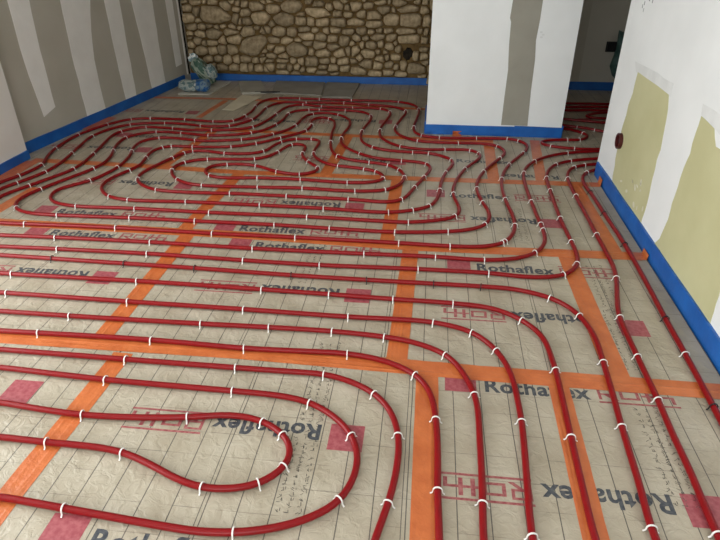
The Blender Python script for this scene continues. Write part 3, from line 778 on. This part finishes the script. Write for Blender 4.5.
# --- outermost loop
B1 = '0,182.4 19.4,175.6 41.8,164.9 46.7,157 55.4,148.3 77.8,135 108,124.3 132,119 151.5,118.4 185.6,119.5 214.7,121.5 232,121 241.8,117.6 251.5,111.4 257.4,104.6 266,99.9 277.8,98.2 301,98.4 320.6,99.2 350.5,100.3 377.8,100.7 399,101.9 412.8,104.6 419,109.5 416.7,119 413.7,127 415,132.3 421.4,135.5 439.9,137.6 475.8,138.2 507,138.8 518.6,140.5 527,145 526.4,149.9 518.6,156.7 508.9,165 503,174 501.5,183 505.5,200 513,216 515,226 512,235 504,242.5 483,246.5 450,246 396.7,242.7 295,237.3 211.7,233.3 116.7,227.7 23.3,223.7 0,222.7'
pipe(WF((-2.92, -0.9), (-2.91, 2.4), (-2.89, 3.0)) + P(B1) + left_tail('0,222.7')[::-1],
     '19.4,175.6 41.8,164.9 55.4,148.3 77.8,135 108,124.3 132,119 151.5,118.4 185.6,119.5 214.7,121.5 232,121 244,116 256,107 277.8,98.2 301,98.4 320.6,99.2 350.5,100.3 399,101.9 419,109.5 413.7,127 421.4,135.5 439.9,137.6 475.8,138.2 507,138.8 518.6,140.5 522,153 508.9,165 501.7,179.5 504.5,200 513.7,226 506,241.5 501,243.5 451,245.7 396.7,242.7 295,237.3 211.7,233.3 116.7,227.7 23.3,223.7', '',
     'outermost red pipe circling the spiral and passing along the column foot')
# --- the double spiral
A1 = ('0,189 18.5,182.4 45.7,171.7 60.3,163 72,153 81.7,144 92.4,136 108.9,129.3 130.3,124.4 165,123 185.6,124 201,125.8 228,126.1 240.8,123.4 251.5,120 259.3,114.3 266,108 275.8,103.6 287.5,102 307,102.4 344.7,103 368,104.6 383.6,105.6 399,108 406,111.3 401,119 395.3,127 395.3,131 403,136.7 418.6,141 440,142.5 458.3,143 487.5,144 499,146.6 505,151.8 503,156 496,161 483.6,171.8 478,180 476.6,188 478,193 482,201.5 488.5,211 489,220 483.5,225.7 466.7,230 446.7,231.5 396.7,232 330,228.3 273,224.7 196.7,221 128.3,217.7 56.7,215 30,213 18.3,209.7 15,206 18.3,200 26.7,195 40,189.2 '
      '64.2,179.8 92.4,169 103,163.5 110.8,156 113.8,149.3 116.7,144.4 125,138 137,134.3 156.4,131.8 181.7,133 208.4,135.4 229,135 250.6,133 264,129.9 275.8,124.6 283.6,119 288.5,113.7 295.3,111 308.9,109.8 320.4,109.6 345.7,110.4 362,111.8 371,115.6 370.5,120 362,130.8 360.9,136.7 363.2,142.5 373.9,147.7 391.4,150.7 412.6,152.2 428.2,153 440.8,155.7 451.5,159.6 453.3,163.5 445.7,172.6 441.3,182 439.8,191 437,199 430,206 413.6,210 386.7,212.2 323.3,208.3 258.3,205 186.7,201.7 130,200 110,196.7 102,190.7 102,185.3 109.5,179 127.5,171 '
      '138.9,165.8 145.7,158 152.5,151 162,147.4 172,146 193.3,146.8 232,146.5 255.4,143.5 279.7,138 305,131 311.8,125 311.7,120 321.4,117.2 333,120 335,125 332,132.8 330.7,142.5 332,150.3 337,156 348.6,159.4 369,162.3 387.5,164.7 400.5,170.5 404.7,177 399,184.7 386,189.8 353.3,191 301.7,188 258.3,187.1 204,185.5 189.4,183.7 177.8,179.8 171.6,172.6 173.9,166.8 182.6,162.9 193.3,160.4 208.9,159 223.3,159 254.4,159 266,157 277.8,152.2 283.6,148.3 291.4,144.4 303,144.4 306,147.6 302,154 308,161.6 318.8,168.3 314,172 298.3,174.3 276.7,171.5 256.7,165.7 240,164 213.3,165.6 205,170 208.3,175 220,177.5 259.3,177.8 300,179.4 348.4,182.5 370,182.2 383,179.6 384,176.5 377.8,172 364,168.8 337.9,165.7 327,163.7 317.7,159 313.2,153.2 316.6,147 319.5,140.2 312.8,139.2 295.3,139 283.6,141 273.9,145.4 264,151.3 246.7,153.6 223.4,153.2 208.9,151.2 193.3,150.7 183.6,153.2 171,158.4 154.4,166.2 140.8,173.8 137.5,179.8 142.8,185.3 156,189.7 '
      '200,192.7 231.7,193.4 286.7,196 350,199.3 390,201.9 402,199.5 414,188 424.4,176.8 430.8,168 427.5,164 416,161.8 402,160.5 377.8,158.4 360.3,153.8 344.7,146.4 341,141 342.8,134.7 350,125 348.6,119 338.9,114.9 325.3,112.8 311.2,114 303,118 295.3,125.6 285.6,130.4 272.9,134.3 258.3,137.6 239.9,139.6 201,140.8 190.4,139.6 160.3,137.6 141.8,141.3 133.8,147 129.5,156 118,167 106,173.6 90.4,180.4 58.3,189.3 51,195 51,200 57,203 75,206 133.3,208.3 207.5,212.3 308.3,216.7 386.7,221.3 406.7,222.2 440,219.9 455,216.7 459.3,212.5 459,206.5 454.5,198 453,191 456,181 465,169 480.5,156.7 478.8,153.2 471,150.1 445.7,149.5 425.3,149.5 411.7,148.3 400,146.4 391.4,143.5 382.6,138.6 379.7,133.8 380.7,127.9 385.6,121 390.4,114.3 389.4,111.2 380.7,108.7 368,107.9 351.5,107.6 321,106.4 303,104.6 291.4,105.6 283.6,108.5 275.8,114.3 266,121 252.5,127 231,129.7 211.7,130.1 191.4,130 174,128.5 145.7,127 131,128.9 119.5,131.8 112.8,135 105,142 93.3,154 83.6,162.3 72.9,169.3 50.6,177.9 30,185.3 11.7,191.7 0,196.6')
pipe(WF((-2.80, -0.9), (-2.79, 2.4), (-2.78, 3.0)) + P(A1) + WF((-2.68, 2.8), (-2.68, 2.4), (-2.68, -0.9)),
     '18.5,182.4 45.7,171.7 72,153 92.4,136 131,124.4 165,123 201,125.8 228,126.1 251.5,120 266,108 307,102.4 344.7,103 368,104.6 406,111.3 395.3,127 418.6,141 458.3,143 499,146.6 498,158 483.6,171.8 476.6,188 481,202 483.7,225 447.5,231 396.7,232 330,228.3 273,224.7 196.7,221 128.3,217.7 56.7,215 18.3,208 40,189.2 92.4,169 113.8,151 125.3,137.6 156.4,131.8 181.7,133 208.4,135.4 250.6,133 275.8,124.6 288.5,113.7 308.9,109.8 320.4,109.6 345.7,110.4 371,115.6 362,131 373.9,147.7 412.6,152.2 428.2,153 451.5,159.6 445.7,172.6 438.7,189.5 430.5,206 413,210 386.7,212.2 323.3,208.3 258.3,205 186.7,201.7 130,200 109.5,196.5 127.5,171 145.7,158 162,147.4 172,146 193.3,146.8 232,146.5 255.4,143.5 279.7,138 305,131 311.8,125 330,118.5 330.7,142.5 337,156 369,162.3 387.5,164.7 400.5,169 404,178 386,189.8 353.3,191 301.7,188 258.3,187.1 204,185.5 177.8,179.8 172,170 182.6,162.9 208.9,159 254.4,159 277.8,152.2 291.4,144.4 302,153 308,161.6 318.8,168 298.3,174.3 276.7,171.5 256.7,165.7 227,164.5 208.3,175.5 259.3,177.8 300,179.4 348.4,182.5 384,178 377.8,172 364,168.8 337.9,165.7 313.2,153.2 312.8,139.2 295.3,139 279.7,142 264,151.3 223.4,153.2 193.3,150.7 183.6,153.2 171,158.4 137.5,179.5 156,189.7 231.7,193.4 286.7,196 350,199.3 402.5,199.5 413.7,188 424.4,177 428.3,164.5 402,160.5 360.3,153.8 341.5,138 338.9,114.9 311.2,114 295.3,125.6 272.9,134.3 239.9,139.6 194.5,140 160.3,137.6 132,151 118,167 90.4,180.4 75,206 133.3,208.3 207.5,212.3 308.3,216.7 407.5,222.3 455.5,216 453,194 465,169 479,153.5 471,150.1 445.7,149.5 400,146.4 380.2,130 390.4,112 380.7,108.7 351.5,107.6 321,106.4 303,104.6 275.8,114.3 252.5,127 211.7,130.1 174,128.5 145.7,127 119.5,131.8 93.3,154 72.9,169.3 30,185.3', '',
     'long red pipe wound as a folded double spiral in the left middle floor')
# --- rows that run from the left edge and turn into the passage
pipe(left_tail('0,235') + P('0,235 55,237.3 150,242 251.7,248.3 365,253.7 435.5,256.7 485.5,260 516.7,258.3 536.5,252.3 545,241.7 543.5,231 538.8,220 531.2,201.3 526,187 523.5,174 527,166.5 536,160.5 551,155.6 572,152.5 598,151.2 612,151') + WF((1.9, 4.38), (2.6, 4.40)),
     '55,237.3 150,242 251.7,248.3 365,253.7 435.5,256.7 485.5,260 536,252.5 542,230.5 538.7,225 531,201 523.7,173.5 535,161 566,153.2', '',
     'red pipe sweeping from the left edge around to the passage behind the column')
pipe(left_tail('0,246.3') + P('0,246.3 60,249 146.7,253.5 245,260.3 320,265 417.5,269 488.2,273 533.3,277.2 563.5,275 577,265.5 577,254.5 572,243 560,217.6 550.3,190.7 546.5,177.8 549,169.5 555,165 570,160.9 597,158.6 612,158') + WF((1.8, 4.20), (2.6, 4.22)),
     '60,249 146.7,253.5 245,260.3 320,265 417.5,269 488,272.8 563.7,275 575.7,263 572,242.5 559.5,217.5 550,190 546.7,178 555,165 570,160.9', '',
     'red pipe turning sharply beside the right cross tape toward the passage')
pipe(WF((2.6, 4.06), (1.8, 4.05)) + P('606,163.7 597,164 585.6,165 574,167.2 568,172.5 567.7,178.6 575.9,196.2 585.6,213.8 596.4,234.5 606,252 614,268 616.5,280 617.3,300 619.3,316 636.7,355 658.3,400.8 674,437 690,471 705,507 718,536') + down_tail('718,536', 0.05),
     '585.6,165 574,167.2 567.5,178.7 576,196 596.4,234 616,278 619.3,316.3 636.7,355 658.3,400.5 717,533', '',
     'red pipe second from the right wall, crossing the red print square')
pipe(WF((2.6, 3.99), (1.75, 3.97)) + P('602,168 594,170.2 585.6,173 582.5,178.5 585.6,186.4 591,193 604,213 625.3,245.5 645,280 665.3,318.5 686.7,356.6 716.7,413 720,419') + down_tail('720,419', -0.02),
     '686.7,356.6 587,172.3', '591,193 604,213 625.3,245.5 665.3,318.5 714.5,409',
     'red pipe closest to the right wall strip, held by black clips')
# --- rows bending toward the viewer
pipe(left_tail('0,255') + P('0,255 50,258.3 125,263.4 193.3,267.9 290,275 365,279.7 432,283.5 483.3,286.5 516.7,289.5 551.7,298.3 569,307 581.7,318 595,337 603.3,362.5 613,395 621.7,426.6 640,486.7 653.5,534') + down_tail('653.5,534', 0.08),
     '551.7,298.3 581.7,317 603.3,362 621.7,426.5 652.5,531', '50,258.3 125,263.4 193.3,267.9 290,275 365,279.7 432,283.5 483.3,286.5',
     'red pipe held by black clips across the middle floor, bending to lower right')
pipe(left_tail('0,272.7') + P('0,272.7 13.3,274 138.5,281 261.7,289.3 326.7,294 393.3,299 453.3,303.3 493.3,308.5 521.7,320 542,336 553,362 556.5,373.3 571.7,440 583.3,490 594.5,536') + down_tail('594.5,536', 0.06),
     '13.3,274 138.5,281 261.7,289.3 326.7,294 393.3,299 453.7,303.5 521.7,320 556,372 571.7,440', '',
     'red pipe lying along the lower right tape after its bend')
pipe(left_tail('0,292.3') + P('0,292.3 130,301.6 243.3,309.2 349.3,316.8 400,319.4 432,322 471.7,332 496.7,350.8 511,374 518,402 522,424 526.7,476.7 531.7,533') + down_tail('531.7,533', 0.03),
     '6.7,293.2 130,301.6 243.3,309.2 349.3,316.8 432,322 471.7,332 496.7,350.8 521.7,423.3 531.7,533', '',
     'red pipe bending down between the printed logo and the right lettering')
pipe(left_tail('0,311') + P('0,311 68.3,315.7 203.3,323.8 268.3,327.2 331.7,331.2 383.3,336.7 413,342 446.5,355 461,370 475.3,396.7 480,443.3 482.5,493.3 483.5,538') + down_tail('483.5,538', 0.01),
     '68.3,315.7 203.3,323.8 268.3,327.2 331.7,331.2 383.3,336.7 446.5,355 475.3,396.7 481.5,505', '',
     'red pipe bending down just right of the lower centre tape')
pipe(left_tail('0,330.7') + P('0,330.7 36.7,332.7 153.3,340 245,348.2 300,351 346.7,353.5 386.7,361.5 416.7,375.5 430,392 436,420 437.8,460 437.5,490 439.3,539') + down_tail('439.3,539', 0.0),
     '36.7,332.7 153.3,340 245,348.2 346.7,353.5 416.7,375.5 435.5,420.5 436.5,489', '',
     'red pipe bending down on top of the lower centre tape')
pipe(left_tail('0,349.3') + P('0,349.3 123.3,359 236.7,367.7 290,371.5 325,374.3 353.3,382.5 375.8,394.5 390,410 397.5,430 399,447 394.5,480 387,506.7 375.5,538') + down_tail('375.5,538', -0.12),
     '123.3,359 236.7,367.7 325,374.3 375.8,394 397,433.5 389,500.5', '',
     'red pipe bowing around the outside of the bottom left hairpin loops')
pipe(left_tail('0,367.3') + P('0,367.3 103.3,379.3 231.7,390.8 275,395 308.3,402 336.7,418.3 351.7,435.5 358,455 354,477 337,503 300,521.5 262,530 230,532.6 198,531.5 166.7,526.7 66.7,508.8 0,497') + left_tail('0,497')[::-1],
     '103.3,379.3 231.7,390.8 308.3,402 351.7,435.5 337,503 230,532.6 66.7,508.8', '',
     'outer red hairpin loop at the bottom left, crossing the red print square')
pipe(left_tail('0,402.3') + P('0,402.3 40,409 80,414.4 133.3,417.3 190,417 233,415 263.3,421.5 283.5,434.5 291.3,449 286,465.5 272,477 255,485 226.7,489 203.3,487.7 180,480.5 153.3,466 125,453 100,447.5 48.3,442.3 0,437') + left_tail('0,437')[::-1],
     '80,414.4 190,417 263.3,422 283.5,434 284,466 255,485 204,487.5 125,453 48.3,442.3', '',
     'innermost red hairpin loop at the bottom left, ending beside the upside down lettering')
# --- pipes in the passage behind the column
pipe(P('548,126 564,128.3 577.8,131.3 587.5,135.2 586.5,138 578.7,140 566,139.7 545.7,140.5 540,142.2 543,144.2 552.5,146.4 574,148.6 598,149.3 614,149') + WF((1.95, 4.50), (2.6, 4.52)),
     '566,139.7 578.7,140 552.5,146.4 574,148.6 584,133', '', 'red pipe making a small hook right of the column foot')
pipe(P('545,122.5 563,125.3 577.8,127 595,129.7 605,131.8') + WF((2.0, 4.8), (2.6, 4.75)), '595,129.7 578,127', '', 'red pipe crossing the passage just behind the small hook')
pipe(P('548,117.5 564,119 585.6,121 607,122.8') + WF((2.1, 5.1), (2.6, 5.08)), '', '', 'red pipe crossing the middle of the dim passage')
pipe(WF((2.6, 5.42)) + P('622,111.6 607,112.2 593,113.7 585,116 593,117.8 607,118.4 622,118.5') + WF((2.6, 5.2)), '', '', 'red pipe doubling back inside the dim passage')
pipe(P('550,110.2 565,110.4 609,110.4') + WF((2.6, 5.48)), '', '', 'third red pipe from the far wall of the passage')
pipe(P('550,107 566,107 609,107') + WF((2.6, 5.6)), '', '', 'second red pipe from the far wall of the passage')
pipe(P('552,103.2 568,103.4 609,104') + WF((2.6, 5.75)), '', '', 'red pipe nearest the far wall of the passage')

# ================================================================== loose things at the back
def slab(name, px, th, mat, label, cat, z0=0.0005, corners_world=None):
    pts = corners_world or [onz(x, y, z0 + th) for x, y in px]
    c = sum((Vector((p[0], p[1], 0)) for p in pts), Vector()) / len(pts)
    mb = MB().prism([(p[0], p[1], z0) for p in pts], (0, 0, th))
    o = mb.build(name, mat, None, loc=tuple(c)); return tag(o, label, cat)
slab('insulation_offcut', [(178, 93.5), (209, 94.2), (231, 81.5), (196, 80.5)], 0.010, 'offcut_pale', 'pale insulation offcut under the crumpled sacks in the corner', 'board')
slab('insulation_offcut', [(242, 92.5), (266.5, 91.5), (261, 80.8), (238, 80.8)], 0.022, 'offcut_mid', 'small grey insulation offcut lying nearest the sacks', 'board')
slab('insulation_offcut', [(272, 92.3), (321, 95), (325, 82), (276, 80.6)], 0.012, 'offcut_board', 'wide grey insulation offcut in the middle below the stone wall', 'board')
slab('insulation_offcut', [(322, 96.5), (352, 96.8), (360, 83.0), (327, 82.0)], 0.016, 'offcut_board', 'grey insulation offcut furthest right below the stone wall', 'board')
slab('cardboard_sheet', [(222, 109.5), (234, 110.5), (262, 96.5), (242, 95)], 0.004, 'cardboard', 'pale tan cardboard sheet lying before the small offcut', 'sheet', 0.0048)
a, b2 = onz(255, 92.8, 0.01), onz(280, 92.6, 0.01)
st = MB(); dirv = (b2 - a).normalized(); sd = Vector((-dirv.y, dirv.x, 0)) * 0.009
st.prism([a - sd, b2 - sd, b2 + sd, a + sd], (0, 0, 0.014)); tag(st.build('black_stick', 'black_plastic', None, loc=tuple(a)), 'thin black rod on the floor before the offcuts', 'rod')  # rod whose black also stands in for the offcuts' shadow edge

def blob(name, mat, parent, loc, size, rot, seed, crinkle=0.12, power=0.5, res=26):
    """stuffed film body: a rounded pillow with creases"""
    V = []; Fc = []; nu, nv = res, res // 2
    for j in range(nv + 1):
        v = -math.pi / 2 + math.pi * j / nv
        for i in range(nu):
            u = 2 * math.pi * i / nu
            f_ = lambda t, e: math.copysign(abs(t) ** e, t)
            p = Vector((f_(math.cos(v), power) * f_(math.cos(u), power), f_(math.cos(v), power) * f_(math.sin(u), power), f_(math.sin(v), 0.75)))
            n1 = noise.noise(p * 2.2 + Vector((seed, 0, 0))); n2 = abs(noise.noise(p * 5.0 + Vector((0, seed, 0))))
            p *= 1 + crinkle * n1 - crinkle * 1.1 * n2
            V.append(Vector((p.x * size[0], p.y * size[1], p.z * size[2])))
    for j in range(nv):
        for i in range(nu):
            i2 = (i + 1) % nu; Fc.append((j * nu + i, j * nu + i2, (j + 1) * nu + i2, (j + 1) * nu + i))
    o = link(name, recalc(mesh(name, V, Fc)), mat, parent, loc)
    o.rotation_euler = rot
    return o
# half-empty green sack leaning into the corner
base = onz(207, 85, 0.02)
sk = empty('leaning_sack', (base.x, base.y + 0.02, 0.022)); tag(sk, 'crumpled green and white plastic sack leaning into the far left corner', 'sack')
blob('sack_body', 'sack_green', sk, (-0.03, 0.0, 0.135), (0.075, 0.07, 0.155), (0.1, math.radians(-36), 0), 2.0, 0.16)
blob('sack_mouth', 'sack_tip', sk, (-0.125, 0.0, 0.265), (0.05, 0.04, 0.05), (0.2, math.radians(20), 0.4), 5.0, 0.55, 0.8)
blob('sack_end', 'sack_white', sk, (0.07, -0.02, 0.14), (0.048, 0.055, 0.075), (0, math.radians(-25), 0), 9.0, 0.25)
base = onz(197, 91, 0.02)
pk = empty('lying_packet', (base.x, base.y, 0.022)); tag(pk, 'small blue and white plastic packet lying in front of the leaning sack', 'packet')
blob('packet_body', 'sack_white', pk, (-0.075, 0.02, 0.055), (0.115, 0.065, 0.055), (0, 0, 0.05), 3.0, 0.22)
blob('printed_end', 'sack_blue', pk, (0.065, 0.015, 0.062), (0.075, 0.065, 0.060), (0, 0, 0.0), 7.0, 0.16)

bpy.context.view_layer.update()
for root in (sk, pk):
    lo = min((ch.matrix_world @ v.co).z for ch in root.children for v in ch.data.vertices)
    root.location.z += 0.0112 - lo
# dark socket and hanging film in the passage
c = ony(611, 46.7, BACK - 0.06)
sb = empty('socket_box', (c.x, BACK - 0.06, c.z)); tag(sb, 'black square socket box on the dim passage wall', 'socket box')
bm_ = MB().box((c.x - 0.042, BACK - 0.06, c.z - 0.042), (c.x + 0.042, BACK - 0.095, c.z + 0.042)); bm_.build('box_body', 'black_plastic', sb)
fl = MB().box((c.x - 0.05, BACK - 0.06, c.z - 0.05), (c.x + 0.05, BACK - 0.066, c.z + 0.05)); fl.build('rim', 'black_plastic', sb)
PTS = [(619, 30), (617, 42), (613.5, 55), (609.5, 66), (611.5, 75), (616, 80), (626, 78), (632, 55), (628, 34)]
pp = [ony(x, y, BACK - 0.07) for x, y in PTS]
cc = sum(pp, Vector()) / len(pp)
gb = bpy.data.meshes.new('hanging_sheet'); V = []; Fc = []
ring_n = len(pp) * 4; outl = []
for i in range(len(pp)):
    for k in range(4): outl.append(pp[i].lerp(pp[(i + 1) % len(pp)], k / 4))
for s_, y in ((1.0, 0.0), (0.85, -0.035), (0.5, -0.05)):
    for q in outl:
        d = (q - cc) * s_; V.append((d.x, y + 0.02 * noise.noise(q * 9 + Vector((s_ * 5, 0, 0))), d.z))
V.append((0, -0.055, 0)); nn_ = len(outl)
for r_ in range(2):
    for i in range(nn_):
        i2 = (i + 1) % nn_; Fc.append((r_ * nn_ + i, r_ * nn_ + i2, (r_ + 1) * nn_ + i2, (r_ + 1) * nn_ + i))
for i in range(nn_): Fc.append((2 * nn_ + i, 2 * nn_ + (i + 1) % nn_, 3 * nn_))
Fc.append(tuple(range(nn_)))
o = link('hanging_bag', recalc(mesh('hanging_bag', V, Fc)), 'green_film', None, (cc.x, BACK - 0.07, cc.z)); tag(o, 'dark green plastic bag hanging beside the black socket in the passage', 'bag')
